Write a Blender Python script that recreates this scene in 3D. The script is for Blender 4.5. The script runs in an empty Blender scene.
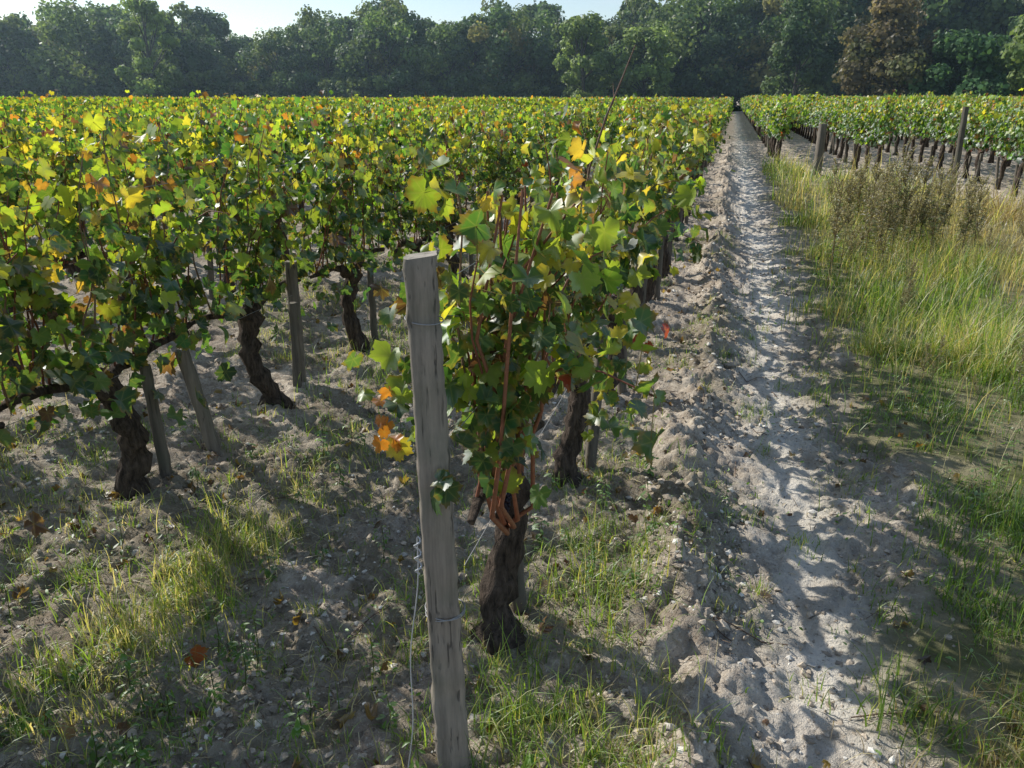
import bpy, math, numpy as np
from mathutils import Vector
R=np.random.default_rng(7)
sc=bpy.context.scene
sc.view_settings.view_transform='Standard'; sc.view_settings.look='None'; sc.view_settings.exposure=0
rad=math.radians
# ---------------------------------------------------------------- noise
_lat=np.random.default_rng(3).random((256,256))
def vnoise(x,y):
    xi=np.floor(x).astype(int); yi=np.floor(y).astype(int)
    fx=x-xi; fy=y-yi; fx=fx*fx*(3-2*fx); fy=fy*fy*(3-2*fy)
    a=_lat[xi%256,yi%256]; b=_lat[(xi+1)%256,yi%256]; c=_lat[xi%256,(yi+1)%256]; d=_lat[(xi+1)%256,(yi+1)%256]
    return (a*(1-fx)+b*fx)*(1-fy)+(c*(1-fx)+d*fx)*fy
def fbm(x,y,o=4,g=.5):
    s=0;a=1;t=0
    for i in range(o):
        s=s+a*vnoise(x*2**i+17.3*i,y*2**i+9.1*i); t+=a; a*=g
    return s/t
def sstep(a,b,x):
    t=np.clip((x-a)/(b-a),0,1); return t*t*(3-2*t)
ROW0=-0.55; SP=1.82
def edge_x(y): # left edge of grass verge
    return 0.84+0.3*(fbm(np.asarray(y)*.9+4,np.asarray(y)*0+2.5,3)-.5)*2
def verge(x,y):
    yend=21.3-1.85*np.clip(x-1.27,0,4)-.6*np.clip(x-5.27,0,6)
    return sstep(-.18,.25,x-edge_x(y)+.6*(fbm(x*3,y*3,3)-.5))*(1-sstep(-1.2,.8,y-yend))
def height(x,y):
    x=np.asarray(x,float); y=np.asarray(y,float)
    d=np.hypot(x,y); fade=1-sstep(16,45,d); v=verge(x,y)
    till=(1-v)
    h=.035*np.cos(2*np.pi*(x-ROW0)/SP)*till
    h=h+.07*(fbm(x*.8,y*.8,3)-.5)
    cl=fbm(x*5,y*5,4,.6)-.5
    h=h+cl*.12*fade*(.3+.7*till)
    cl2=np.abs(fbm(x*12+5,y*12,4,.68)-.5)
    h=h+(cl2*-.13)*fade*till
    rid=np.exp(-((x+.02-.06*np.sin(y*1.3))/.14)**2)
    h=h+rid*(.07+.25*(fbm(x*7+31,y*5,4,.65)-.45))*fade
    rid2=np.exp(-((x+1.25-.05*np.sin(y*1.1))/.12)**2)+np.exp(-((x+3.1)/.14)**2)
    h=h+rid2*(.02+.15*(fbm(x*7+11,y*5,4,.65)-.45))*fade
    tr=np.exp(-((x-.42)/.15)**2)
    h=h*(1-.5*tr)-.035*tr*fade
    return h
# ---------------------------------------------------------------- mesh accumulator
class Geo:
    def __init__(s): s.v=[];s.c=[];s.l=[];s.f=[];s.n=0
    def add(s,v,f,col=(1,1,1,1),luv=None,mat=0):
        v=np.asarray(v,np.float32); N=len(v)
        if N==0: return
        c=np.asarray(col,np.float32)
        if c.ndim==1: c=np.tile(c,(N,1))
        s.v.append(v); s.c.append(c); s.l.append(np.zeros((N,3),np.float32) if luv is None else np.asarray(luv,np.float32))
        s.f.append((np.asarray(f,np.int64)+s.n,mat)); s.n+=N
    def build(s,name,mats,smooth=True):
        me=bpy.data.meshes.new(name)
        V=np.concatenate(s.v); me.vertices.add(len(V)); me.vertices.foreach_set('co',V.ravel())
        idx=np.concatenate([f.ravel() for f,m in s.f]); tot=np.concatenate([np.full(len(f),f.shape[1]) for f,m in s.f])
        mi=np.concatenate([np.full(len(f),m) for f,m in s.f])
        me.loops.add(len(idx)); me.loops.foreach_set('vertex_index',idx.astype(np.int32))
        me.polygons.add(len(tot)); st=np.concatenate([[0],np.cumsum(tot)[:-1]])
        me.polygons.foreach_set('loop_start',st.astype(np.int32)); me.polygons.foreach_set('loop_total',tot.astype(np.int32))
        me.polygons.foreach_set('material_index',mi.astype(np.int32))
        me.polygons.foreach_set('use_smooth',np.full(len(tot),smooth))
        a=me.attributes.new('Col','FLOAT_COLOR','POINT'); a.data.foreach_set('color',np.concatenate(s.c).ravel())
        a=me.attributes.new('luv','FLOAT_VECTOR','POINT'); a.data.foreach_set('vector',np.concatenate(s.l).ravel())
        for m in mats: me.materials.append(m)
        me.update(calc_edges=True); me.validate()
        return me
def obj(name,me,parent=None,loc=(0,0,0),rz=0,scale=(1,1,1)):
    o=bpy.data.objects.new(name,me); sc.collection.objects.link(o)
    o.location=loc; o.rotation_euler=(0,0,rz); o.scale=scale
    if parent: o.parent=parent
    return o
def tube(g,P,r,s=6,col=(.2,.15,.1,1),mat=0,lump=0,rng=R,cap=True):
    P=np.asarray(P,float); n=len(P); r=np.broadcast_to(np.asarray(r,float),(n,))
    T=np.gradient(P,axis=0); T/=np.linalg.norm(T,axis=1)[:,None]+1e-9
    ref=np.array([.31,.2,.93]) if abs(T[:,2]).mean()<.7 else np.array([.9,.4,.1])
    A=np.cross(T,ref); A/=np.linalg.norm(A,axis=1)[:,None]; B=np.cross(T,A)
    th=np.arange(s)*2*np.pi/s
    rr=r[:,None]*(1+lump*(rng.random((n,s))-.5)*2)
    V=P[:,None]+rr[...,None]*(A[:,None]*np.cos(th)[None,:,None]+B[:,None]*np.sin(th)[None,:,None])
    V=V.reshape(-1,3); i=np.arange(n-1)[:,None]*s; j=np.arange(s)[None]; k=(j+1)%s
    F=np.stack([i+j,i+k,i+s+k,i+s+j],-1).reshape(-1,4)
    g.add(V,F,col,None,mat)
    if cap:
        g.add(np.vstack([V[-s:],P[-1:]]),np.array([[q,(q+1)%s,s] for q in range(s)]),col,None,mat)
# ---------------------------------------------------------------- leaf templates
def outline(a):
    L=[(math.radians(t),r) for t,r in a]
    pts=[(math.sin(t)*r,math.cos(t)*r) for t,r in L]
    pts+=[(-x,y) for x,y in pts[::-1] if abs(x)>1e-6]
    return np.array(pts)
O_hi=outline([(0,1.),(7,.82),(14,.90),(22,.72),(30,.62),(38,.82),(46,.80),(56,.98),(65,.80),(74,.82),(84,.66),(94,.78),(106,.80),(120,.90),(134,.74),(150,.76),(166,.56),(176,.18)])
O_mid=outline([(0,1.),(30,.66),(56,.95),(84,.68),(118,.88),(158,.68),(178,.2)])
O_oval=outline([(0,1.),(30,.62),(70,.36),(120,.36),(180,.9)])
def fan(o):
    n=len(o); v=np.vstack([[[0,0]],o]); f=np.array([[0,1+i,1+(i+1)%n] for i in range(n)])
    return v,f
T_hi=fan(O_hi);T_mid=fan(O_mid);T_oval=fan(O_oval)
T_far=(np.array([[0,1.],[.85,.15],[.4,-.7],[-.4,-.7],[-.85,.15]]),np.array([[0,4,3,2,1]]))
def nrm(a): return a/(np.linalg.norm(a,axis=-1,keepdims=True)+1e-9)
def leaves(g,C,Nn,Td,size,col,tmpl,rng,mat=0,curl=.35):
    v2,f=tmpl; k=len(v2); N=len(C)
    if N==0: return
    n=nrm(Nn); t=Td-(Td*n).sum(1)[:,None]*n; t=nrm(t); b=np.cross(t,n)
    x=v2[:,0][None]*(.85+.3*rng.random((N,1)));y=v2[:,1][None]+.12*rng.normal(size=(N,1))*v2[:,0][None]
    c1=rng.normal(0,curl,(N,1));c2=rng.normal(-.15,curl,(N,1));c3=rng.normal(0,.15,(N,1)); ph=rng.random((N,1))*6
    z=c1*x*x+c2*y*y+c3*np.sin(4*np.arctan2(x,y)+ph)*np.hypot(x,y)-abs(c1)*.2+ .35*np.abs(x)*rng.random((N,1))
    s=np.asarray(size).reshape(-1,1,1)
    V=C[:,None]+s*(b[:,None]*x[...,None]+t[:,None]*y[...,None]+n[:,None]*z[...,None])
    F=(f[None]+(np.arange(N)*k)[:,None,None]).reshape(-1,f.shape[1])
    cc=np.repeat(col[:,None,:],k,1).copy()
    luv=np.zeros((N,k,3)); luv[...,0]=v2[:,0][None];luv[...,1]=v2[:,1][None];luv[...,2]=rng.random((N,1))
    g.add(V.reshape(-1,3),F,cc.reshape(-1,4),luv.reshape(-1,3),mat)
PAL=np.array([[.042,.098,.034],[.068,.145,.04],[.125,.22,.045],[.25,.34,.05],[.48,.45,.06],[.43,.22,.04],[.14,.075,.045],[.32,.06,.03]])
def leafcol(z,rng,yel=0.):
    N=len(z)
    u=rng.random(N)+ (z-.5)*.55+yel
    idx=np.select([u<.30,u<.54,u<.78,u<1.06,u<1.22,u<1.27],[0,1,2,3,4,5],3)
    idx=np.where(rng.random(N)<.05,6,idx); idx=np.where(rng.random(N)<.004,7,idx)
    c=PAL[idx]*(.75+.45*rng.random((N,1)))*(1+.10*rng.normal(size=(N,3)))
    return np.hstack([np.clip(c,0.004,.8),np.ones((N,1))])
# ---------------------------------------------------------------- materials
def newmat(name):
    m=bpy.data.materials.new(name); m.use_nodes=True; nt=m.node_tree
    for n in list(nt.nodes): nt.nodes.remove(n)
    return m,nt,nt.nodes,nt.links
def N_(nt,t,**k):
    n=nt.nodes.new(t)
    for a,b in k.items(): setattr(n,a,b)
    return n
def M(nt,op,a,b=None,c=None):
    n=nt.nodes.new('ShaderNodeMath'); n.operation=op
    for i,v in enumerate((a,b,c)):
        if v is None: continue
        if isinstance(v,(int,float)): n.inputs[i].default_value=v
        else: nt.links.new(v,n.inputs[i])
    return n.outputs[0]
def mixc(nt,f,a,b,blend='MIX'):
    n=nt.nodes.new('ShaderNodeMix'); n.data_type='RGBA'; n.blend_type=blend
    for s,v in ((n.inputs[0],f),(n.inputs[6],a),(n.inputs[7],b)):
        if isinstance(v,(int,float)): s.default_value=v
        elif isinstance(v,tuple): s.default_value=v if len(v)==4 else (*v,1)
        else: nt.links.new(v,s)
    return n.outputs[2]
def noise(nt,vec,scale,detail=4,rough=.55):
    n=nt.nodes.new('ShaderNodeTexNoise'); n.inputs['Scale'].default_value=scale; n.inputs['Detail'].default_value=detail; n.inputs['Roughness'].default_value=rough
    if vec is not None: nt.links.new(vec,n.inputs['Vector'])
    return n.outputs['Fac']
def ramp(nt,f,a,b):
    n=nt.nodes.new('ShaderNodeMapRange'); n.inputs[1].default_value=a; n.inputs[2].default_value=b
    nt.links.new(f,n.inputs[0]); return n.outputs[0]
def foliage(name,trans=.45,gloss=.2,rough=.5,veins=False,tgain=(1.8,1.7,.75)):
    m,nt,N,L=newmat(name)
    at=N_(nt,'ShaderNodeAttribute',attribute_name='Col'); col=at.outputs['Color']
    if veins:
        lu=N_(nt,'ShaderNodeAttribute',attribute_name='luv'); sp=N_(nt,'ShaderNodeSeparateXYZ'); L.new(lu.outputs['Vector'],sp.inputs[0])
        an=M(nt,'ABSOLUTE',M(nt,'ARCTAN2',sp.outputs[0],sp.outputs[1]))
        r=M(nt,'SQRT',M(nt,'ADD',M(nt,'MULTIPLY',sp.outputs[0],sp.outputs[0]),M(nt,'MULTIPLY',sp.outputs[1],sp.outputs[1])))
        d=M(nt,'PINGPONG',an,.52)
        w=M(nt,'MULTIPLY',d,r)
        vein=M(nt,'LESS_THAN',w,.018)
        tc=N_(nt,'ShaderNodeTexCoord')
        nz=noise(nt,tc.outputs['Object'],42,3)
        col=mixc(nt,M(nt,'MULTIPLY',ramp(nt,w,.10,.0),.10),col,(.35,.36,.10))
        col=mixc(nt,M(nt,'MULTIPLY',vein,.18),col,(.35,.36,.12))
        edge=ramp(nt,M(nt,'ADD',r,M(nt,'MULTIPLY',nz,1.1)),1.12,1.42)
        edge=M(nt,'MULTIPLY',edge,M(nt,'GREATER_THAN',sp.outputs[2],.4))
        col=mixc(nt,M(nt,'MULTIPLY',edge,.75),col,mixc(nt,sp.outputs[2],(.42,.36,.06),(.16,.07,.03)))
        col=mixc(nt,.5,col,mixc(nt,1.,col,mixc(nt,nz,(.5,.55,.5),(1.55,1.4,1.2)),'MULTIPLY'))
    df=N_(nt,'ShaderNodeBsdfDiffuse'); L.new(col,df.inputs[0])
    tr=N_(nt,'ShaderNodeBsdfTranslucent'); L.new(mixc(nt,1.,col,(*tgain,1),'MULTIPLY'),tr.inputs[0])
    mx=N_(nt,'ShaderNodeMixShader'); mx.inputs[0].default_value=trans; L.new(df.outputs[0],mx.inputs[1]); L.new(tr.outputs[0],mx.inputs[2])
    gl=N_(nt,'ShaderNodeBsdfGlossy'); gl.inputs['Roughness'].default_value=rough; gl.inputs[0].default_value=(1,1,1,1)
    fr=N_(nt,'ShaderNodeFresnel'); fr.inputs[0].default_value=1.4
    m2=N_(nt,'ShaderNodeMixShader'); L.new(M(nt,'MINIMUM',M(nt,'MULTIPLY',fr.outputs[0],gloss),.09),m2.inputs[0]); L.new(mx.outputs[0],m2.inputs[1]); L.new(gl.outputs[0],m2.inputs[2])
    o=N_(nt,'ShaderNodeOutputMaterial'); L.new(m2.outputs[0],o.inputs[0])
    return m
def solid(name,rough=.8,scale=30,amp=.5,bump=.3,stretch=(1,1,1),spec=.2,crack=False,dist=.01):
    m,nt,N,L=newmat(name)
    at=N_(nt,'ShaderNodeAttribute',attribute_name='Col'); tc=N_(nt,'ShaderNodeTexCoord'); mp=N_(nt,'ShaderNodeMapping'); mp.inputs['Scale'].default_value=stretch
    L.new(tc.outputs['Object'],mp.inputs[0]); nz=noise(nt,mp.outputs[0],scale,6,.65)
    c=mixc(nt,1.,at.outputs['Color'],mixc(nt,ramp(nt,nz,.3,.7),(1-amp,1-amp,1-amp),(1+amp*.6,1+amp*.55,1+amp*.5)),'MULTIPLY')
    h=nz
    if crack:
        n2=noise(nt,mp.outputs[0],scale*2.3,3,.5); ck=ramp(nt,n2,.38,.31)
        c=mixc(nt,M(nt,'MULTIPLY',ck,.75),c,(.05,.045,.04)); h=M(nt,'SUBTRACT',nz,M(nt,'MULTIPLY',ck,.5))
        n3=noise(nt,tc.outputs['Object'],9,4); c=mixc(nt,M(nt,'MULTIPLY',ramp(nt,n3,.45,.75),.45),c,(.13,.14,.10))
    bs=N_(nt,'ShaderNodeBsdfPrincipled'); L.new(c,bs.inputs['Base Color']); bs.inputs['Roughness'].default_value=rough
    bs.inputs['Specular IOR Level'].default_value=spec
    bp=N_(nt,'ShaderNodeBump'); bp.inputs['Strength'].default_value=bump; bp.inputs['Distance'].default_value=dist; L.new(h,bp.inputs['Height']); L.new(bp.outputs[0],bs.inputs['Normal'])
    o=N_(nt,'ShaderNodeOutputMaterial'); L.new(bs.outputs[0],o.inputs[0]); return m
m_leaf=foliage('grape_leaf',.52,.6,.5,True)
m_leafm=foliage('grape_leaf_simple',.52,.4,.55)
m_grass=foliage('grass_blade',.5,.35,.55)
m_tree=foliage('tree_foliage',.5,.2,.6,tgain=(1.4,1.4,.9))
m_bark=solid('vine_bark',.95,55,.85,1.,(1,1,.22),dist=.03)
m_cane=solid('cane_wood',.6,60,.3,.2)
m_wood=solid('weathered_wood',.85,45,.45,.8,(1,1,.06),crack=True,dist=.004)
m_stone=solid('soil_clod',.95,60,.35,.5)
m_tbark=solid('tree_bark',.9,4,.5,.5)
m_grape=solid('grape_skin',.5,50,.2,.0,spec=.3)
m_wire=solid('galvanised_wire',.4,50,.2,.0,spec=.6)
# ---------------------------------------------------------------- ground
def axis(segs):
    out=[]
    for a,b,s in segs: out.append(np.arange(a,b,s))
    return np.concatenate(out)
def geo(a,s,b,gr=1.22):
    o=[];x=a
    while x<b: x+=s; s*=gr; o.append(x)
    return np.array(o)
xd=axis([(-4.2,-2.4,.03),(-2.4,1.4,.014),(1.4,5,.03)]); xs=np.concatenate([-geo(4.2,.05,900,1.12)[::-1],xd,geo(xd[-1],.05,900,1.12)])
yd=axis([(.9,3.6,.014),(3.6,6,.022),(6,11,.045),(11,30,.12)]); ys=np.concatenate([-geo(-.9,.05,300,1.2)[::-1],yd,geo(yd[-1],.15,1200,1.15)])
X,Y=np.meshgrid(xs,ys); Z=height(X,Y); nx,ny=len(xs),len(ys)
i=np.arange(ny-1)[:,None]*nx; j=np.arange(nx-1)[None]
F=np.stack([i+j,i+j+1,i+nx+j+1,i+nx+j],-1).reshape(-1,4)
vg=verge(X,Y); track=np.exp(-((X-.43-.05*np.sin(Y*.9))/.25)**2)
def weedy(x,y):
    a=fbm(x*1.6+3,y*1.3+8,4); w=sstep(.49,.61,a)*.8
    w=np.maximum(w,.9*np.exp(-((x+1.72+.1*np.sin(y*2))/.25)**2)*sstep(.36,.5,fbm(x*4,y*4+7,3)))
    near=1-sstep(2.6,3.8,y)
    w=np.maximum(w,near*.85*sstep(.45,.58,fbm(x*3+60,y*3,3)))
    inrow=np.exp(-((x+.5)/.25)**2)*(1-sstep(2.5,7,y))
    return np.clip(np.maximum(w,.9*inrow*sstep(.40,.52,fbm(x*5,y*5,2))),0,1)*(1-.6*np.exp(-((x-.42)/.2)**2))
C=np.stack([vg,track,weedy(X,Y)*(1-sstep(10,25,Y)),np.ones_like(X)],-1).reshape(-1,4)
g=Geo(); g.add(np.stack([X,Y,Z],-1).reshape(-1,3),F,C)
m,nt,N,L=newmat('sandy_soil'); m_ground=m
at=N_(nt,'ShaderNodeAttribute',attribute_name='Col'); sp=N_(nt,'ShaderNodeSeparateColor'); L.new(at.outputs['Color'],sp.inputs[0])
tc=N_(nt,'ShaderNodeTexCoord'); ob=tc.outputs['Object']
n1=noise(nt,ob,2.2,5); n2=noise(nt,ob,14,6,.7); n3=noise(nt,ob,85,4,.75); n4=noise(nt,ob,5,4)
c=mixc(nt,ramp(nt,n2,.38,.62),(.38,.31,.24),(.68,.59,.475))
c=mixc(nt,M(nt,'MULTIPLY',ramp(nt,n1,.44,.62),.6),c,(.25,.195,.145))
c=mixc(nt,M(nt,'MULTIPLY',sp.outputs[1],ramp(nt,n4,.25,.55)),c,(.82,.75,.64))
c=mixc(nt,M(nt,'MULTIPLY',ramp(nt,n3,.57,.65),.6),c,(.84,.79,.69))
c=mixc(nt,M(nt,'MULTIPLY',ramp(nt,n3,.43,.34),.7),c,(.13,.10,.075))
c=mixc(nt,M(nt,'MULTIPLY',sp.outputs[2],.55),c,(.15,.13,.075))
vcol=mixc(nt,ramp(nt,n4,.35,.65),(.13,.135,.055),(.32,.28,.17))
c=mixc(nt,sp.outputs[0],c,vcol)
bs=N_(nt,'ShaderNodeBsdfPrincipled'); L.new(c,bs.inputs['Base Color']); bs.inputs['Roughness'].default_value=.95; bs.inputs['Specular IOR Level'].default_value=.1
bp=N_(nt,'ShaderNodeBump'); bp.inputs['Strength'].default_value=.85; bp.inputs['Distance'].default_value=.022
L.new(M(nt,'ADD',n2,M(nt,'MULTIPLY',n3,.8)),bp.inputs['Height']); L.new(bp.outputs[0],bs.inputs['Normal'])
o=N_(nt,'ShaderNodeOutputMaterial'); L.new(bs.outputs[0],o.inputs[0])
obj('ground',g.build('ground',[m_ground]))
# ---------------------------------------------------------------- clods and pebbles
import bmesh
def ico(sub):
    bm=bmesh.new(); bmesh.ops.create_icosphere(bm,subdivisions=sub,radius=1)
    v=np.array([q.co[:] for q in bm.verts]); f=np.array([[w.index for w in q.verts] for q in bm.faces]); bm.free(); return v,f
I1=ico(1);I2=ico(2)
def blobs(g,C,S,col,ic,rng,mat=0,rough=.3,flat=.65):
    v,f=ic; N=len(C); k=len(v)
    sc3=np.stack([S*(.7+.6*rng.random(N)),S*(.7+.6*rng.random(N)),S*flat],-1)
    th=rng.random(N)*6.28; V=v[None]*(1+rough*(rng.random((N,k,1))-.5)*2)*sc3[:,None]
    c,s=np.cos(th)[:,None],np.sin(th)[:,None]
    V=np.stack([V[...,0]*c-V[...,1]*s,V[...,0]*s+V[...,1]*c,V[...,2]],-1)+C[:,None]
    g.add(V.reshape(-1,3),(f[None]+(np.arange(N)*k)[:,None,None]).reshape(-1,3),np.repeat(col,k,0),None,mat)
g=Geo(); rng=np.random.default_rng(11)
n=100000; y=.9+12*rng.random(n)**1.8; x=-4.5+6*rng.random(n)
keep=rng.random(n)<np.clip(.28+1.*np.exp(-((x-.0)/.22)**2)+.3*np.exp(-((x-.5)/.2)**2)+.4*np.exp(-((x+1.25)/.2)**2)-verge(x,y)*.9,0.03,1)*(fbm(x*2,y*2,3)>.38)
x,y=x[keep],y[keep]; n=len(x); s=.0022+.010*rng.random(n)**4+.003*rng.random(n)
s=np.where(rng.random(n)<.03,s+.014*rng.random(n),s)*(1+.5*np.exp(-((x-.0)/.2)**2))
cc=np.where(rng.random((n,1))<.18,np.array([[.80,.76,.68]]),np.array([[.54,.46,.365]]))*(.55+.55*rng.random((n,1)))
blobs(g,np.stack([x,y,height(x,y)+s*.12],-1),s,np.hstack([cc,np.ones((n,1))]),I1,rng,rough=.4)
obj('soil_clods',g.build('soil_clods',[m_stone],False))
# ---------------------------------------------------------------- grass
def blades(g,x,y,h,w,col,rng,bend=.6,z0=None,seg=3):
    N=len(x); th=rng.random(N)*6.283; bd=np.stack([np.cos(th),np.sin(th),0*th],-1)
    fa=th+1.57+rng.normal(0,.6,N); wd=np.stack([np.cos(fa),np.sin(fa),0*th],-1)
    b=np.abs(rng.normal(0,bend,N))+.08
    z=height(x,y)-.01 if z0 is None else z0
    base=np.stack([x,y,z],-1); V=[];
    for k in range(seg+1):
        t=k/seg; ang=b*t
        c=base+(bd*(h*t*np.sin(ang))[:,None])+np.array([0,0,1])*(h*t*np.cos(ang))[:,None]
        ww=(w*(1-t)**.7)[:,None]
        if k<seg: V+= [c-wd*ww,c+wd*ww]
        else: V.append(c)
    V=np.stack(V,1); k=V.shape[1]; f=[]
    for q in range(seg-1): f.append([2*q,2*q+1,2*q+3,2*q+2])
    F4=np.array(f); F3=np.array([[2*seg-2,2*seg-1,2*seg]])
    off=(np.arange(N)*k)[:,None,None]
    cc=np.repeat(col,k,0)
    n0=g.n; g.add(V.reshape(-1,3),(F4[None]+off).reshape(-1,4),cc)
    g.f.append(((F3[None]+off).reshape(-1,3)+n0,0))
GP=np.array([[.10,.17,.04],[.15,.25,.05],[.22,.34,.065],[.40,.40,.15],[.58,.51,.32],[.36,.28,.16]])
def gcol(p,rng):
    N=len(p); u=np.clip(rng.random(N)*.58+p*.75-.1,0,.999)
    c=GP[(u*6).astype(int)]*(.75+.5*rng.random((N,1))); return np.hstack([c,np.ones((N,1))])
def dry(x,y):
    d=.85*np.exp(-(((x-3.5)/1.5)**2+((y-9.5)/3.2)**2))+.35*sstep(8,13,y)+.12
    d=d+.9*np.exp(-(((x-1.15)/.4)**2+((y-1.75)/.4)**2))+.35*np.exp(-((x+1.75)/.25)**2)
    return d+1.6*(fbm(x*1.1+40,y*1.1,4)-.47)
rng=np.random.default_rng(21); g=Geo()
def scatter(n,x0,x1,y0,y1,pw):
    return x0+(x1-x0)*rng.random(n), y0+(y1-y0)*rng.random(n)**pw
for (n,x0,x1,y0,y1,pw,hs,ws) in [(80000,.5,4.2,1.3,6,1.2,.66,1.),(70000,.6,9,5,13,1.1,.92,1.6),(40000,.8,14,11,22,1.,1.35,3.)]:
    x,y=scatter(n,x0,x1,y0,y1,pw)
    v=verge(x,y); cl=fbm(x*2.2,y*2.2,4); k=rng.random(n)<v*np.clip((cl-.35)*4.2,.03,1)
    x,y,cl=x[k],y[k],cl[k]; d=dry(x,y); n2=len(x)
    h=(.04+.12*rng.random(n2)**1.8)*(.35+1.7*sstep(.38,.66,cl))*hs*(1+1.6*np.clip(d,0,.6))
    blades(g,x,y,h,(.0017+.0018*rng.random(n2))*ws,gcol(d,rng),rng,.8)
tx=[];ty=[];th=[]
cx,cy=scatter(6500,-5,1.0,.95,11,1.6)
k=rng.random(len(cx))<weedy(cx,cy)*(1-.75*np.exp(-((cx-.45)/.2)**2)); cx,cy=cx[k],cy[k]
for a,b in zip(cx,cy):
    m_=rng.integers(6,24); rr=.015+.03*rng.random(); tx.append(rng.normal(a,rr,m_)); ty.append(rng.normal(b,rr,m_)); th.append(np.full(m_,.025+.075*rng.random()))
x=np.concatenate(tx);y=np.concatenate(ty);h=np.concatenate(th)*(.5+.8*rng.random(len(x)))
blades(g,x,y,h,.0013+.0014*rng.random(len(x)),gcol(dry(x,y)*.5+.22,rng),rng,.9)
for (ax,ay,sx,sy,n,hh,dd) in [(-1.75,1.9,.12,.5,2400,.20,.45),(-.42,1.62,.10,.12,520,.20,.2),(-.30,2.3,.13,.25,900,.18,.3),(-.75,1.75,.15,.2,600,.14,.2),(-.15,1.6,.12,.16,800,.16,.4),(1.1,1.75,.22,.22,2000,.16,.9),(-2.1,4.6,.25,.6,900,.18,.1),(1.35,2.8,.3,.7,2200,.18,.15),(-.4,3.3,.12,.4,400,.14,.2),(1.6,6.5,.5,1.4,2000,.26,.25),(1.25,5.5,.2,1.2,1300,.22,.1),(1.9,9.5,.4,1.6,2600,.38,.5),(3.4,9.3,.9,1.7,4500,.36,.9)]:
    x=rng.normal(ax,sx,n);y=rng.normal(ay,sy,n); cl=fbm(x*7,y*7,2); k=(cl>.45)&(y>.9); x,y=x[k],y[k]
    blades(g,x,y,hh*(.35+.65*rng.random(len(x))),(.0015+.0013*rng.random(len(x)))*(1.6 if ay>6 else 1),gcol(np.full(len(x),dd),rng),rng,.95 if ay<6 else .5,seg=4)
# scattered pale seed stalks standing above the turf
n=2600; x,y=scatter(n,1.0,7,2.5,15,1.); k=(rng.random(n)<verge(x,y))&(fbm(x*1.5+7,y*1.5,3)>.46); x,y=x[k],y[k]
blades(g,x,y,.22+.3*rng.random(len(x)),.0016+.00012*y,gcol(np.full(len(x),.85),rng),rng,.3,seg=4)
obj('grass',g.build('grass',[m_grass]))
# low broad-leaved weeds
g=Geo(); n=50000
x,y=scatter(n,-4.5,5,1.,9,1.4); p=np.where(x>.8,verge(x,y)*(.15+sstep(.42,.6,fbm(x*2.5+9,y*2.5,3))),weedy(x,y)*.55*sstep(.42,.58,fbm(x*4,y*4,3)))
k=rng.random(n)<p; x,y=x[k],y[k]; n=len(x); z=height(x,y)+.006+.05*rng.random(n)**1.5
Cc=np.stack([x,y,z],-1); nn=nrm(np.array([0,0,1.])+rng.normal(0,.45,(n,3))); td=rng.normal(size=(n,3))
c=np.array([[.15,.28,.05]])*(.5+.9*rng.random((n,1))); c=np.hstack([c,np.ones((n,1))])
leaves(g,Cc,nn,td,.006+.011*rng.random(n),c,T_oval,rng)
for a in range(140):
    ax,ay=(rng.uniform(-2.2,.2),1.2+2.6*rng.random()**1.5) if a<95 else (rng.uniform(1,3),rng.uniform(1.8,5))
    if weedy(np.array([ax]),np.array([ay]))[0]<.25 and a<95: continue
    z0=float(height(ax,ay)); H=.05+.12*rng.random(); m_=rng.integers(8,18); t=rng.random(m_)
    thh=rng.random(m_)*6.28; off=np.stack([np.cos(thh),np.sin(thh),0*thh],-1)
    tube(g,[[ax,ay,z0],[ax+.01,ay,z0+H*.5],[ax,ay+.01,z0+H]],.0015,4,(.10,.14,.04,1))
    Cc=np.array([ax,ay,z0])+off*.02+np.stack([0*t,0*t,t*H],-1)
    leaves(g,Cc,off*.3+np.array([0,0,1.]),off,np.full(m_,.011+.010*rng.random()),np.tile([.14,.26,.05,1],(m_,1))*np.array([*(rng.uniform(.6,1.2),)*3,1]),T_oval,rng)
obj('low_weeds',g.build('low_weeds',[m_grass]))
# dry litter: straw, twigs and cane prunings lying on the soil
g=Geo(); n=9000; x,y=scatter(n,-4,1.3,1.,8,1.5); k=fbm(x*2.5+20,y*2.5,3)>.42; x,y=x[k],y[k]; n=len(x)
th=rng.random(n)*6.283; L_=.012+.05*rng.random(n)**2; d=np.stack([np.cos(th),np.sin(th),rng.normal(0,.25,n)],-1); s=np.stack([-np.sin(th),np.cos(th),0*th],-1)*(.0009+.0012*rng.random((n,1)))
p=np.stack([x,y,height(x,y)+.006],-1); V=np.stack([p-s,p+s,p+d*L_[:,None]+s,p+d*L_[:,None]-s],1)
c=np.array([[.40,.33,.20],[.20,.14,.09],[.12,.085,.06],[.50,.43,.28]])[rng.integers(0,4,n)]
g.add(V.reshape(-1,3),np.arange(4*n).reshape(-1,4),np.repeat(np.hstack([c,np.ones((n,1))]),4,0))
for q in range(60):
    ax,ay=rng.uniform(-3,.6),1.2+4*rng.random(); a=rng.random()*6.28; L=.06+.2*rng.random(); t=np.linspace(0,L,4); px=ax+np.cos(a)*t; py=ay+np.sin(a)*t
    tube(g,np.stack([px,py,height(px,py)+.008],-1),.0022,5,(.16,.11,.08,1))
obj('dry_litter',g.build('dry_litter',[m_stone]))
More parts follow.
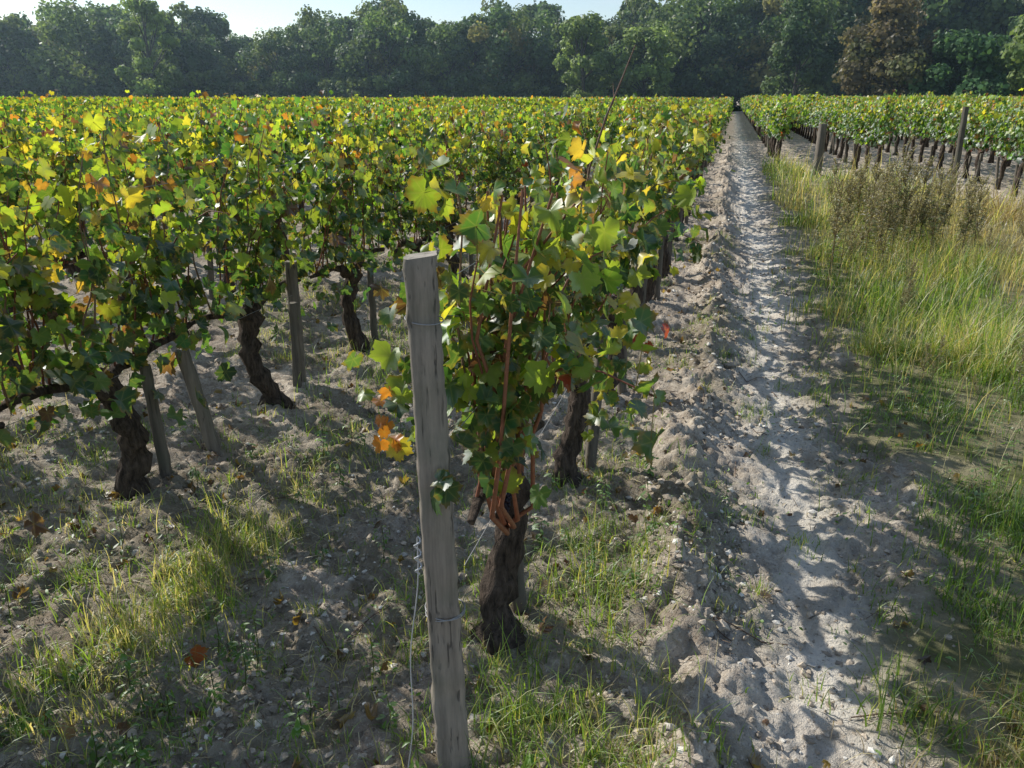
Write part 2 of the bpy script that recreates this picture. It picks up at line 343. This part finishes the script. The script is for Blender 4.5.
# fallen leaves
g=Geo(); n=1300; x,y=scatter(n,-4,1.2,1.1,9,1.4); k=rng.random(n)<.25+.75*np.exp(-(np.abs((x-ROW0+SP/2)%SP-SP/2)/.35)**2); x,y=x[k],y[k];n=len(x)
cc=np.array([[.16,.085,.045],[.24,.15,.07],[.10,.06,.04],[.18,.11,.05],[.33,.24,.10]])[rng.integers(0,5,n)]*(.6+.5*rng.random((n,1)))
leaves(g,np.stack([x,y,height(x,y)+.016],-1),nrm(np.array([0,0,1.])+rng.normal(0,.5,(n,3))),rng.normal(size=(n,3)),.012+.02*rng.random(n),np.hstack([cc,np.ones((n,1))]),T_hi,rng,curl=1.)
leaves(g,np.array([[-1.50,1.67,float(height(-1.5,1.67))+.035]]),np.array([[.2,-.5,.8]]),np.array([[1.,0,0]]),[.042],np.array([[.45,.12,.02,1]]),T_hi,rng,curl=.6)
obj('fallen_leaves',g.build('fallen_leaves',[m_leaf]))
# ---------------------------------------------------------------- vines
def vine(rng,length=1.1,ncane=15,nl=17,lod=0,g=None,org=(0,0,0),half=None,fill=70,stake=True,grapes=0,top=1.5,yel=0.,low=.62,tr=1.,straight=False):
    g=g or Geo(); ox,oy,oz=org; O=np.array(org); half=half or length/2
    sides=[14,6][lod>0]; bark=(.105,.082,.066,1)
    n=14 if lod==0 else 7; t=np.linspace(0,1,n); lean=rng.normal(0,.05,2)*(.2 if straight else 1)
    ph=rng.random()*6; wob=.022 if lod==0 else .01
    P=np.stack([lean[0]*t+wob*np.sin(t*6+ph)*(t>0)+rng.normal(0,.006,n),lean[1]*t+wob*np.cos(t*5+ph)+rng.normal(0,.006,n),-.04+t*.56],-1)+O
    tube(g,P,tr*(.056-.016*t+.014*np.exp(-(t/.12)**2))*(1+.22*rng.normal(size=n).clip(-1,1))*rng.uniform(.85,1.1),sides,bark,1,.26,rng)
    head=P[-1]
    if lod==0:
        tube(g,head+np.array([[0,0,-.08],[.02,.01,-.03],[-.01,0,.03],[.0,.02,.06]]),[.03,.055,.05,.02],10,bark,1,.3,rng)
        for q in range(3):
            a=q*2.1+ph+t*2.2; off=np.stack([np.cos(a),np.sin(a),0*a],-1)*.03*tr
            tube(g,P+off,tr*(.024-.008*t)*(1+.25*rng.normal(size=n).clip(-1,1)),8,bark,1,.25,rng)
    arms=[]
    for sg in (-1,1):
        t=np.linspace(0,1,7); P=np.stack([rng.normal(0,.014,7),sg*t*half*.95,.04*np.sin(t*3.1)+.07*t+rng.normal(0,.010,7)],-1)+head; P[0]=head
        tube(g,P,(.030-.016*t)*(1+.2*rng.normal(size=7).clip(-1,1)),8 if lod==0 else 5,bark,1,.25,rng); arms.append(P)
    cl=[];nl_=[];td_=[];zz=[];pet=[]
    for c in range(ncane):
        A=arms[c%2]; k=rng.random()*6; b=A[int(k)]*(1-k%1)+A[min(int(k)+1,6)]*(k%1)
        H=(top-b[2]+oz)*rng.uniform(.65,1.08)
        if rng.random()<.15: H*=1.17
        lx=rng.normal(0,.13); ly=rng.normal(0,.13); droop=max(0,rng.normal(-.04,.15))
        t=np.linspace(0,1,8); sd=np.sign(lx)
        P=np.stack([b[0]+lx*t+sd*droop*t**3*1.2+.015*np.sin(t*9+c),b[1]+ly*t+.015*np.cos(t*8+c),b[2]+H*(t-droop*1.6*t**4)],-1)
        tube(g,P,.0054-.0034*t,5 if lod==0 else 3,(.20+.05*rng.random(),.092,.058,1) if rng.random()<.65 else (.26,.17,.11,1),2,0,rng,cap=False)
        s=np.sort(rng.random(nl)**.8); s=(.12 if low>.6 else .06)+.92*s; q=np.clip(s*7,0,6.999); i0=q.astype(int); pc=P[i0]*(1-(q-i0))[:,None]+P[i0+1]*(q-i0)[:,None]
        d=rng.normal(size=(nl,3))*np.array([1.3,.8,.5]); d=nrm(d); L_=.03+.08*rng.random((nl,1)); ce=pc+d*L_
        cl.append(ce); nn=d*np.array([1,.6,.2])+np.array([0,0,.35])+rng.normal(0,.5,(nl,3)); nl_.append(nn)
        td_.append(d*.5+np.array([0,0,-.8])+rng.normal(0,.35,(nl,3))); zz.append((ce[:,2]-oz-.6)/(top-.6)); pet.append((pc,ce))
    f=fill; ce=np.stack([rng.normal(0,.17,f),rng.uniform(-half,half,f),low+(top-low)*rng.beta(1.3,1.3,f)],-1)+O
    sx=np.sign(ce[:,0]-ox)[:,None]*np.array([1,0,0.]); cl.append(ce); nl_.append(sx+np.array([0,0,.3])+rng.normal(0,.5,(f,3))); td_.append(np.array([0,0,-1.])+rng.normal(0,.5,(f,3))); zz.append((ce[:,2]-oz-.6)/(top-.6))
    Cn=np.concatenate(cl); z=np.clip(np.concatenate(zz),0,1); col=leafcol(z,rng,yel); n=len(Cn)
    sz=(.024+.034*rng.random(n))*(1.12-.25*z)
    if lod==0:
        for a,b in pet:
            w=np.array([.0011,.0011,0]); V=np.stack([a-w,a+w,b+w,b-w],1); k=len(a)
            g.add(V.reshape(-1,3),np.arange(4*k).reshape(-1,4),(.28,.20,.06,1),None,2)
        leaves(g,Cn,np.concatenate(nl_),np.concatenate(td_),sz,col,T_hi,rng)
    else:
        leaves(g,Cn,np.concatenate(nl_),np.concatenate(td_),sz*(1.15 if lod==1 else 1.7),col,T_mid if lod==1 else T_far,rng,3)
    if stake:
        sx=rng.normal(0,.02)+.04; sy=.14+rng.normal(0,.05); hh=rng.uniform(.40,.6)
        post_geo(g,(ox+sx,oy+sy,oz-.1),(ox+sx+rng.normal(0,.03),oy+sy+rng.normal(0,.04),oz+hh),.024,.021,rng,4,cv=.6)
    for q in range(grapes):
        a=arms[rng.integers(0,2)][rng.integers(1,6)]; grape(g,a+np.array([rng.normal(0,.05),0,-.0]),rng)
    return g
def grape(g,p,rng):
    k=38; t=rng.random(k); th=rng.random(k)*6.28; r=.024*(1-.75*t)*(.5+.5*rng.random(k))
    blobs(g,p+np.stack([r*np.cos(th),r*np.sin(th),-.10*t],-1),np.full(k,.0075),np.tile([.02,.017,.03,1],(k,1)),I1,rng,5,.05,1.)
def post_geo(g,a,b,r0,r1,rng,mat,rot=.45,rings=14,ch=.28,slope=0,cv=1.):
    a=np.array(a,float);b=np.array(b,float); V=[]; base=[]
    for sx,sy in ((1,1),(-1,1),(-1,-1),(1,-1)):
        if sx*sy>0: base+= [(sx,sy*(1-ch)),(sx*(1-ch),sy)]
        else: base+= [(sx*(1-ch),sy),(sx,sy*(1-ch))]
    base=np.array(base); c,s=math.cos(rot),math.sin(rot); base=base@np.array([[c,s],[-s,c]])
    w=rng.normal(0,.02,(8,2))
    for k in range(rings):
        t=k/(rings-1); r=r0*(1-t)+r1*t; p=a*(1-t)+b*t
        ring=base*r*(1+.02*rng.normal(size=(8,1)))+w*r+rng.normal(0,.0015,2)
        z=np.full(8,p[2])
        if k==rings-1: z=z+slope*ring[:,0]+rng.normal(0,.0012,8)
        V.append(np.stack([p[0]+ring[:,0],p[1]+ring[:,1],z],-1))
    Vv=np.concatenate(V); i=np.arange(rings-1)[:,None]*8;j=np.arange(8)[None];k=(j+1)%8
    cv=cv*(.9+.2*rng.random()); col=(.27*cv,.235*cv,.195*cv,1)
    g.add(Vv,np.stack([i+j,i+k,i+8+k,i+8+j],-1).reshape(-1,4),col,None,mat)
    top=V[-1]; g.add(top,np.arange(8)[None],(.36*cv,.32*cv,.27*cv,1),None,mat)
MATS=[m_leaf,m_bark,m_cane,m_leafm,m_wood,m_grape]
def empty(name):
    o=bpy.data.objects.new(name,None); sc.collection.objects.link(o); return o
def hz(x,y): return float(height(x,y))
midm=[vine(np.random.default_rng(100+i),1.1,16,18,1,fill=170,top=1.44+.04*(i%3),yel=.09,low=.58).build('vine_mid',MATS) for i in range(8)]
def farseg(seed,L_=11.,n=4000,yel=.15):
    rng=np.random.default_rng(seed); g=Geo()
    for y0 in np.arange(-L_/2+.5,L_/2,1.1):
        tube(g,[[0,y0,-.05],[.02,y0+.02,.3],[0,y0,.6]],[.05,.04,.03],5,(.07,.05,.04,1),1,.2,rng)
        if rng.random()<.5: post_geo(g,(.03,y0+.15,-.05),(.03,y0+.15,.8),.02,.02,rng,4,rings=2)
    y=rng.uniform(-L_/2,L_/2,n); x=rng.normal(0,.17,n); top=1.36+.26*vnoise(y*1.7+seed*7,y*0+.5)
    z=.55+(top-.55)*rng.beta(1.5,1.1,n)+rng.normal(0,.04,n)
    C=np.stack([x,y,z],-1); zr=np.clip((z-.55)/.9,0,1)
    nn=np.stack([np.sign(x),0*x,.35+0*x],-1)+rng.normal(0,.55,(n,3)); td=np.array([0,0,-1.])+rng.normal(0,.5,(n,3))
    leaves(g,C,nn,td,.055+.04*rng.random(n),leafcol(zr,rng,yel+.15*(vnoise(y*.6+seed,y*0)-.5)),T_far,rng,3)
    return g.build('vine_row_section',MATS)
farm=[farseg(i+5) for i in range(5)]
def treeline(x): return 95+ (x+140)*.14 if x<20 else 117-(x-20)*.3
rr=np.random.default_rng(56)
def vrow(x,y0,y1,near=0,midto=30,gr=0,low=.5,zs=1.,fill=130):
    e=empty('vine_row'); y=y0
    if near>y0:
        g=Geo()
        while y<near:
            first=(gr and y==y0)
            vine(rr,1.1,13 if first else 18,22,0,g,(x+rr.normal(0,.02),y,hz(x,y)),fill=50 if first else fill,grapes=(gr if y<6 else 0),top=1.40 if first else 1.47+rr.normal(0,.05),yel=.04+.10*rr.random(),low=low,half=.36 if first else None,tr=.95 if first else 1.,straight=bool(gr))
            y+= 1.1
        obj('vines',g.build('vines',MATS),e)
    while y<midto and y<y1:
        obj('vine',midm[rr.integers(0,8)],e,(x+rr.normal(0,.03),y,hz(x,y)),math.pi*rr.integers(0,2)+rr.normal(0,.06),(1,1,zs*rr.uniform(.94,1.05))); y+=1.1
    y+=5.
    while y<y1:
        obj('vine_section',farm[rr.integers(0,5)],e,(x,y,hz(x,y)),math.pi*rr.integers(0,2),(1,1,zs*rr.uniform(.97,1.03))); y+=11.
    gw=Geo(); yb=y0-.45
    for z in ((.58,.95,1.3) if abs(x+1)<3 else ()):
        yy=np.linspace(yb,min(y1,30),24); tube(gw,np.stack([np.full(24,x+.02),yy,z+.01*np.sin(yy*2)],-1),.0013,4,(.3,.3,.3,1),0)
    if gw.n: obj('trellis_wires',gw.build('trellis_wires',[m_wire]),e)
    return e
row1=vrow(ROW0,1.97,108,near=13,midto=34,gr=1,low=.76)
vrow(ROW0-SP,1.35,104,near=9,midto=34,low=.38,fill=210)
for k in range(2,68):
    x=ROW0-SP*k; y0=max(1.3+.3*rr.random(),(-x-7)*.70)
    mt=math.sqrt(max(0,30**2-x*x)) if abs(x)<30 else 0
    vrow(x,y0,treeline(x)-9,near=(5.5 if k==2 else 0),midto=mt,low=.58)
starts=[22,18.8,15.6,13.6,12.8,12.]
for j in range(0,34):
    x=ROW0+SP*(j+1); y0=starts[j] if j<6 else max(12.,(x-5)/.62)
    vrow(x,y0,min(treeline(x)-9,95),0,34 if j<12 else 0,zs=1.06)
g=Geo(); rng=np.random.default_rng(77)
tube(g,[[-.52,2.95,1.2],[-.50,2.97,1.4],[-.45,3.,1.58],[-.40,3.04,1.72],[-.36,3.05,1.83]],[.005,.0045,.004,.003,.002],6,(.16,.10,.07,1),2)
tube(g,[[-.45,3.,1.58],[-.43,3.06,1.64],[-.44,3.08,1.70]],[.002,.0018,.001],5,(.22,.12,.08,1),2)
def cluster(c,sp,n,size,pal,tip=(0,0,-1)):
    Cc=np.array(c)+rng.normal(0,1,(n,3))*np.array(sp); col=np.array(pal)[rng.integers(0,len(pal),n)]*(.8+.4*rng.random((n,1)))
    leaves(g,Cc,rng.normal(0,.65,(n,3))+np.array([.1,-.7,.5]),np.array(tip)+rng.normal(0,.5,(n,3)),size*(.6+.7*rng.random(n)),np.hstack([col,np.ones((n,1))]),T_hi,rng,0,.45)
G1=[.05,.11,.03];G2=[.09,.17,.04];YG=[.22,.31,.05];YE=[.47,.43,.055];OR=[.45,.18,.03];RD=[.34,.05,.02]
cluster((-.74,1.60,.90),(.025,.04,.035),9,.032,[OR,OR,YE,OR])
cluster((-.67,1.60,1.0),(.05,.05,.05),16,.036,[YG,G2,G1])
cluster((-.66,1.66,1.22),(.04,.05,.06),8,.034,[YG,G2])
cluster((-.46,1.68,1.12),(.05,.07,.12),40,.040,[G1,G2,YG,G1])
cluster((-.48,1.62,.90),(.05,.05,.05),16,.038,[G1,G2,G1,YG])
cluster((-.40,1.80,1.34),(.08,.1,.05),34,.040,[G2,YG,YG,YE])
cluster((-.30,1.90,1.45),(.07,.06,.03),8,.038,[YG,YE,G2])
cluster((-.535,1.385,.86),(.012,.008,.03),4,.040,[G1])
cluster((-.30,2.1,.80),(.06,.12,.06),14,.036,[G1,G2,YG])
cluster((-.32,2.5,.88),(.05,.2,.10),30,.038,[G1,G2,YG,YE])
cluster((-.25,3.1,.75),(.04,.1,.05),5,.034,[RD])
cluster((-.38,1.95,1.49),(.01,.01,.01),1,.042,[OR])
cluster((-.35,2.2,1.2),(.08,.3,.12),6,.036,[OR,YE])
for q in range(12):
    x0=-.54+.03*rng.normal(); y0=1.66+.035*q
    tube(g,[[-.55,1.96,.44],[x0+.02,(y0+1.96)/2,.50+.02*rng.random()],[x0+.02,y0,.64+.015*q],[x0+.04+.02*rng.normal(),y0-.04,.85],[x0+.05+.05*rng.normal(),y0-.06,1.12],[x0+.08*rng.normal()+.05,y0,1.40+.08*rng.random()]],[.009,.0075,.0065,.0058,.0048,.003],6,(.27,.115,.065,1),2)
obj('end_shoots',g.build('end_shoots',MATS),row1)
# ---------------------------------------------------------------- posts
def torus(g,c,R_,r,col,n=20,tilt=0,mat=1):
    t=np.linspace(0,2*math.pi,n+1); P=np.stack([c[0]+R_*np.cos(t),c[1]+R_*np.sin(t),c[2]+tilt*np.cos(t)],-1); tube(g,P,r,5,col,mat,cap=False)
rng=np.random.default_rng(5); g=Geo()
post_geo(g,(-.545,1.450,-.15),(-.582,1.442,1.352),.043,.0335,rng,0,rot=.38,rings=60,ch=.22,slope=.12,cv=1.02)
torus(g,(-.556,1.447,.50),.047,.0016,(.3,.3,.3,1),tilt=.006); torus(g,(-.556,1.447,.506),.0475,.0016,(.3,.3,.3,1),tilt=-.006)
torus(g,(-.578,1.443,1.22),.040,.0014,(.3,.3,.3,1),tilt=-.004)
t=np.linspace(0,1,24)
tube(g,np.stack([-.60-.05*t+.006*np.sin(t*11),1.40-.02*t,.72-.75*t],-1),.0015,5,(.5,.5,.5,1),1)
tube(g,np.stack([-.60+.008*np.sin(t*19),1.40+.004*np.cos(t*19),.72-.1*t],-1),.0022,5,(.5,.52,.55,1),1)
tube(g,[[-.578,1.48,1.22],[-.56,1.9,1.1],[-.53,3,1.3]],.0013,5,(.3,.3,.3,1),1)
obj('wooden_post',g.build('wooden_post',[m_wood,m_wire]))
def wpost(x,y,h,r,lean=(0,0),sd=1,cv=1.):
    rng=np.random.default_rng(sd); g=Geo(); z=hz(x,y); post_geo(g,(x,y,z-.15),(x+lean[0],y+lean[1],z+h),r,r*.93,rng,0,rings=20,cv=cv); obj('wooden_post',g.build('wooden_post',[m_wood]))
wpost(3.86,15.4,1.50,.042,(-.04,0),1,.5); wpost(2.0,19.5,1.12,.08,(0,0),2,.8)
wpost(-2.28,2.94,.52,.03,(-.09,-.05),3,.8); wpost(-2.36,3.86,.72,.034,(0,.03),4,.8)
wpost(-2.4,.85,1.35,.04,(0,0),8)
# ---------------------------------------------------------------- tall dry weeds
def weed(seed,H):
    rng=np.random.default_rng(seed); g=Geo(); t=np.linspace(0,1,8); l=rng.normal(0,.08,2)
    P=np.stack([l[0]*t*t,l[1]*t*t,H*t],-1); c0=(.24,.20,.12,1); tube(g,P,.005-.003*t,4,c0,0)
    n=90; s=.1+.6*rng.random(n); q=s*7;i=q.astype(int); pc=P[i]; pc=pc+np.array([0,0,1])*((q-i)*H/7)[:,None]; th=rng.random(n)*6.28; d=np.stack([np.cos(th),np.sin(th),.2+0*th],-1)
    col=np.array([[.11,.15,.06],[.18,.17,.09],[.09,.13,.06]])[rng.integers(0,3,n)]
    blades_dir(g,pc,d,.05+.06*rng.random(n),.004,col,rng)
    for b in range(22):
        s=.4+.58*rng.random(); p=P[min(7,int(s*7))]; th=rng.random()*6.28; L_=.10+.3*(1.05-s)*H; e=p+np.array([math.cos(th)*L_*.4,math.sin(th)*L_*.4,L_*.85])
        tube(g,[p,(p+e)/2+np.array([0,0,-.01]),e],[.0028,.002,.0014],3,c0,0,cap=False)
        m_=28; tt=.2+.8*rng.random(m_); pc=p+(e-p)*tt[:,None]; d=rng.normal(size=(m_,3))*.7+np.array([0,0,.8])
        blades_dir(g,pc,nrm(d),.018+.02*rng.random(m_),.0036,np.array([[.30,.27,.20],[.18,.15,.10],[.48,.44,.36],[.15,.16,.09]])[rng.integers(0,4,m_)],rng)
    return g.build('tall_weed',[m_grass])
def blades_dir(g,p,d,L_,w,col,rng):
    n=len(p); s=nrm(np.cross(d,rng.normal(size=(n,3))))*w; e=p+d*np.asarray(L_)[:,None]; md=(p+e)/2
    V=np.stack([p,md+s,e-np.array([0,0,1])*(np.asarray(L_)*.25)[:,None],md-s],1)
    g.add(V.reshape(-1,3),np.arange(4*n).reshape(-1,4),np.repeat(np.hstack([col,np.ones((n,1))]),4,0),None,0)
wm=[weed(i,h) for i,h in enumerate((1.15,.95,.8,.7,.9,.6))]
rng=np.random.default_rng(31); e=empty('tall_weeds')
pl=[(.98,7.4,0,1.05),(1.02,7.6,1,.9),(1.1,8.2,0,.8)]
for (ax,ay,n,s0) in [(1.5,8.8,16,1.05),(1.9,9.8,22,1.1),(2.4,9.6,12,.95),(1.8,11.5,16,1.),(1.4,6.6,5,.5),(2.9,11.5,8,.8)]:
    for q in range(n): pl.append((rng.normal(ax,.17),rng.normal(ay,.35),rng.integers(0,6),s0*rng.uniform(.6,1.1)))
for q in range(30): pl.append((rng.uniform(1.2,5.5),rng.uniform(8.5,15),rng.integers(0,6),rng.uniform(.3,.6)))
for q in range(10): pl.append((rng.uniform(1.2,1.9),rng.uniform(3.5,6),rng.integers(2,6),rng.uniform(.25,.45)))
for x,y,k,s in pl:
    if x<.9: x=.9+abs(x)*.2
    obj('weed',wm[k],e,(x,y,hz(x,y)-.02),rng.random()*6.28,(s,s,s))
# ---------------------------------------------------------------- trees
def tree(seed,H,W,low=.12,pal=None,nc=34,npc=230,leaf=.24):
    rng=np.random.default_rng(seed); g=Geo(); bark=(.09,.08,.07,1)
    t=np.linspace(0,1,8); tr=np.stack([.02*H*np.sin(t*3+seed),.02*H*np.cos(t*2.5),t*H*.8],-1); tube(g,tr,(.022*H)*(1-.8*t)+.03,7,bark,1,.1,rng)
    cen=[]
    for c in range(nc):
        u=rng.random(); z=low+(1-low-.08)*u; pr=math.sin(math.pi*min(1,max(.0,(z-low*.3)/(1.03-low*.3)))**.8)**.65
        a=rng.random()*6.28; r=W*.5*pr*(.35+.6*rng.random()**.6); p=np.array([math.cos(a)*r,math.sin(a)*r,z*H]); cen.append(p)
        b=tr[min(7,int(z*.75*8))]; mid=(b+p)/2+rng.normal(0,.2,3); tube(g,[b,mid,p],[.008*H,.005*H,.02],4,bark,1,0,rng,cap=False)
    cen=np.array(cen); C=[];K=[];Nn=[]
    for p in cen:
        s=W*.5*(.20+.18*rng.random()); n=int(npc*(.6+.8*rng.random())); d=nrm(rng.normal(size=(n,3)))
        r=s*(.55+.55*rng.random((n,1))**.7); r=r*(1+.3*np.sin(d[:,:1]*5+p[0])*np.cos(d[:,1:2]*4+p[1]))
        C.append(p+d*r*np.array([1,1,.75])); Nn.append(d+rng.normal(0,.5,(n,3))+np.array([0,0,.3])); bc=np.array(pal[rng.integers(0,len(pal))])*(.75+.5*rng.random()); K.append(np.tile(bc,(n,1))*(.7+.6*rng.random((n,1))))
    C=np.concatenate(C);K=np.concatenate(K);n=len(C)
    leaves(g,C,np.concatenate(Nn),rng.normal(size=(n,3)),leaf*(.6+.8*rng.random(n)),np.hstack([K,np.ones((n,1))]),T_far,rng,0)
    return g.build('oak_tree',[m_tree,m_tbark])
PT=[[.09,.15,.06],[.115,.175,.065],[.075,.125,.055],[.16,.21,.07]]
PT2=PT+[[.22,.21,.08]]; PT3=[[.15,.22,.07],[.19,.25,.08],[.12,.18,.07]]
tm=[tree(200+i,14,10+2*(i%3),.10+.06*(i%2),(PT,PT2,PT3)[i%3]) for i in range(8)]
rng=np.random.default_rng(91); e=empty('tree_line')
x=-190.
while x<110:
    for layer in range(3):
        yb=treeline(x)+layer*8+rng.normal(0,1.8); right=sstep(-20,25,np.array(x)); s=(.97+.27*float(right)+.08*layer*(1 if x>-30 else .5))*rng.uniform(.80,1.12)
        obj('tree',tm[rng.integers(0,8)],e,(x+rng.normal(0,2),yb,-.3),rng.random()*6.28,(s*rng.uniform(.85,1.1),s,s))
    x+=rng.uniform(5.,8.)
bm_=[tree(300+i,5,7,.02,PT,18,200,.22) for i in range(3)]
e=empty('understorey_bushes'); x=-190.
while x<110:
    s=rng.uniform(.6,1.1); obj('bush',bm_[rng.integers(0,3)],e,(x,treeline(x)-3+rng.normal(0,1),-.4),rng.random()*6.28,(s,s,s)); x+=rng.uniform(3.5,5.5)
BR=[[.21,.17,.09],[.17,.15,.08],[.15,.16,.07]]; GR=[[.09,.18,.07],[.08,.15,.06]]; LG=[[.22,.30,.09],[.18,.25,.08]]
def st(seed,x,y,H,W,pal,low=.05): obj('oak_tree',tree(seed,H,W,low,pal,34,300,.20),None,(x,y,-.2))
st(401,15.2,87,11.2,10,BR); st(402,20.,83,7.0,8.5,GR,.02); st(403,26.3,80,9.,9,LG,.02); st(404,-18,100,11.5,7.5,LG); st(405,-10.5,101,10,7,LG); st(406,7,100,13,9,PT); st(407,-72,90,14.,7,LG)
# ---------------------------------------------------------------- thin morning haze lying over the far field
me=bpy.data.meshes.new('haze'); x0,x1,y0,y1,z0,z1=-260,200,38,128,-2,32
me.from_pydata([(a,b,c) for c in (z0,z1) for b in (y0,y1) for a in (x0,x1)],[],[(0,2,3,1),(4,5,7,6),(0,1,5,4),(2,6,7,3),(0,4,6,2),(1,3,7,5)])
m,nt,N,L=newmat('haze_air'); vs=N_(nt,'ShaderNodeVolumeScatter'); vs.inputs['Color'].default_value=(.62,.84,1,1); vs.inputs['Density'].default_value=.0009; vs.inputs['Anisotropy'].default_value=.4
o=N_(nt,'ShaderNodeOutputMaterial'); L.new(vs.outputs[0],o.inputs['Volume']); me.materials.append(m); obj('haze',me)
# ---------------------------------------------------------------- light, sky, camera
EL,AZ=35,70
w=bpy.data.worlds.new('World'); sc.world=w; w.use_nodes=True; nt=w.node_tree
for n in list(nt.nodes): nt.nodes.remove(n)
sk=N_(nt,'ShaderNodeTexSky'); sk.sky_type='NISHITA'; sk.sun_disc=False; sk.sun_elevation=rad(EL); sk.sun_rotation=rad(360-AZ); sk.air_density=1.; sk.dust_density=.6; sk.ozone_density=2.
tc=N_(nt,'ShaderNodeTexCoord'); mp=N_(nt,'ShaderNodeMapping'); mp.inputs['Scale'].default_value=(1.5,1.5,9); nt.links.new(tc.outputs['Generated'],mp.inputs[0])
cl=ramp(nt,noise(nt,mp.outputs[0],1.6,6,.6),.45,.75)
col=mixc(nt,M(nt,'MULTIPLY',cl,.45),sk.outputs[0],(5.6,6.1,6.6))
bg=N_(nt,'ShaderNodeBackground'); nt.links.new(col,bg.inputs[0]); bg.inputs[1].default_value=.145
o=N_(nt,'ShaderNodeOutputWorld'); nt.links.new(bg.outputs[0],o.inputs[0])
S=Vector((-math.sin(rad(AZ))*math.cos(rad(EL)),math.cos(rad(AZ))*math.cos(rad(EL)),math.sin(rad(EL))))
ld=bpy.data.lights.new('sun','SUN'); ld.energy=5.; ld.angle=rad(.53); ld.color=(1,.965,.90)
lo=bpy.data.objects.new('sun',ld); sc.collection.objects.link(lo); lo.rotation_euler=S.to_track_quat('Z','Y').to_euler(); lo.location=(-30,20,30)
cd=bpy.data.cameras.new('camera'); cd.sensor_width=36; cd.lens=27.07; cd.clip_start=.05; cd.clip_end=3000
co=bpy.data.objects.new('camera',cd); sc.collection.objects.link(co); co.location=(0,0,1.65); co.rotation_euler=(rad(90-20.4),0,rad(15.1)); sc.camera=co
print('verts',sum(len(m.vertices) for m in bpy.data.meshes),'objs',len(bpy.data.objects))
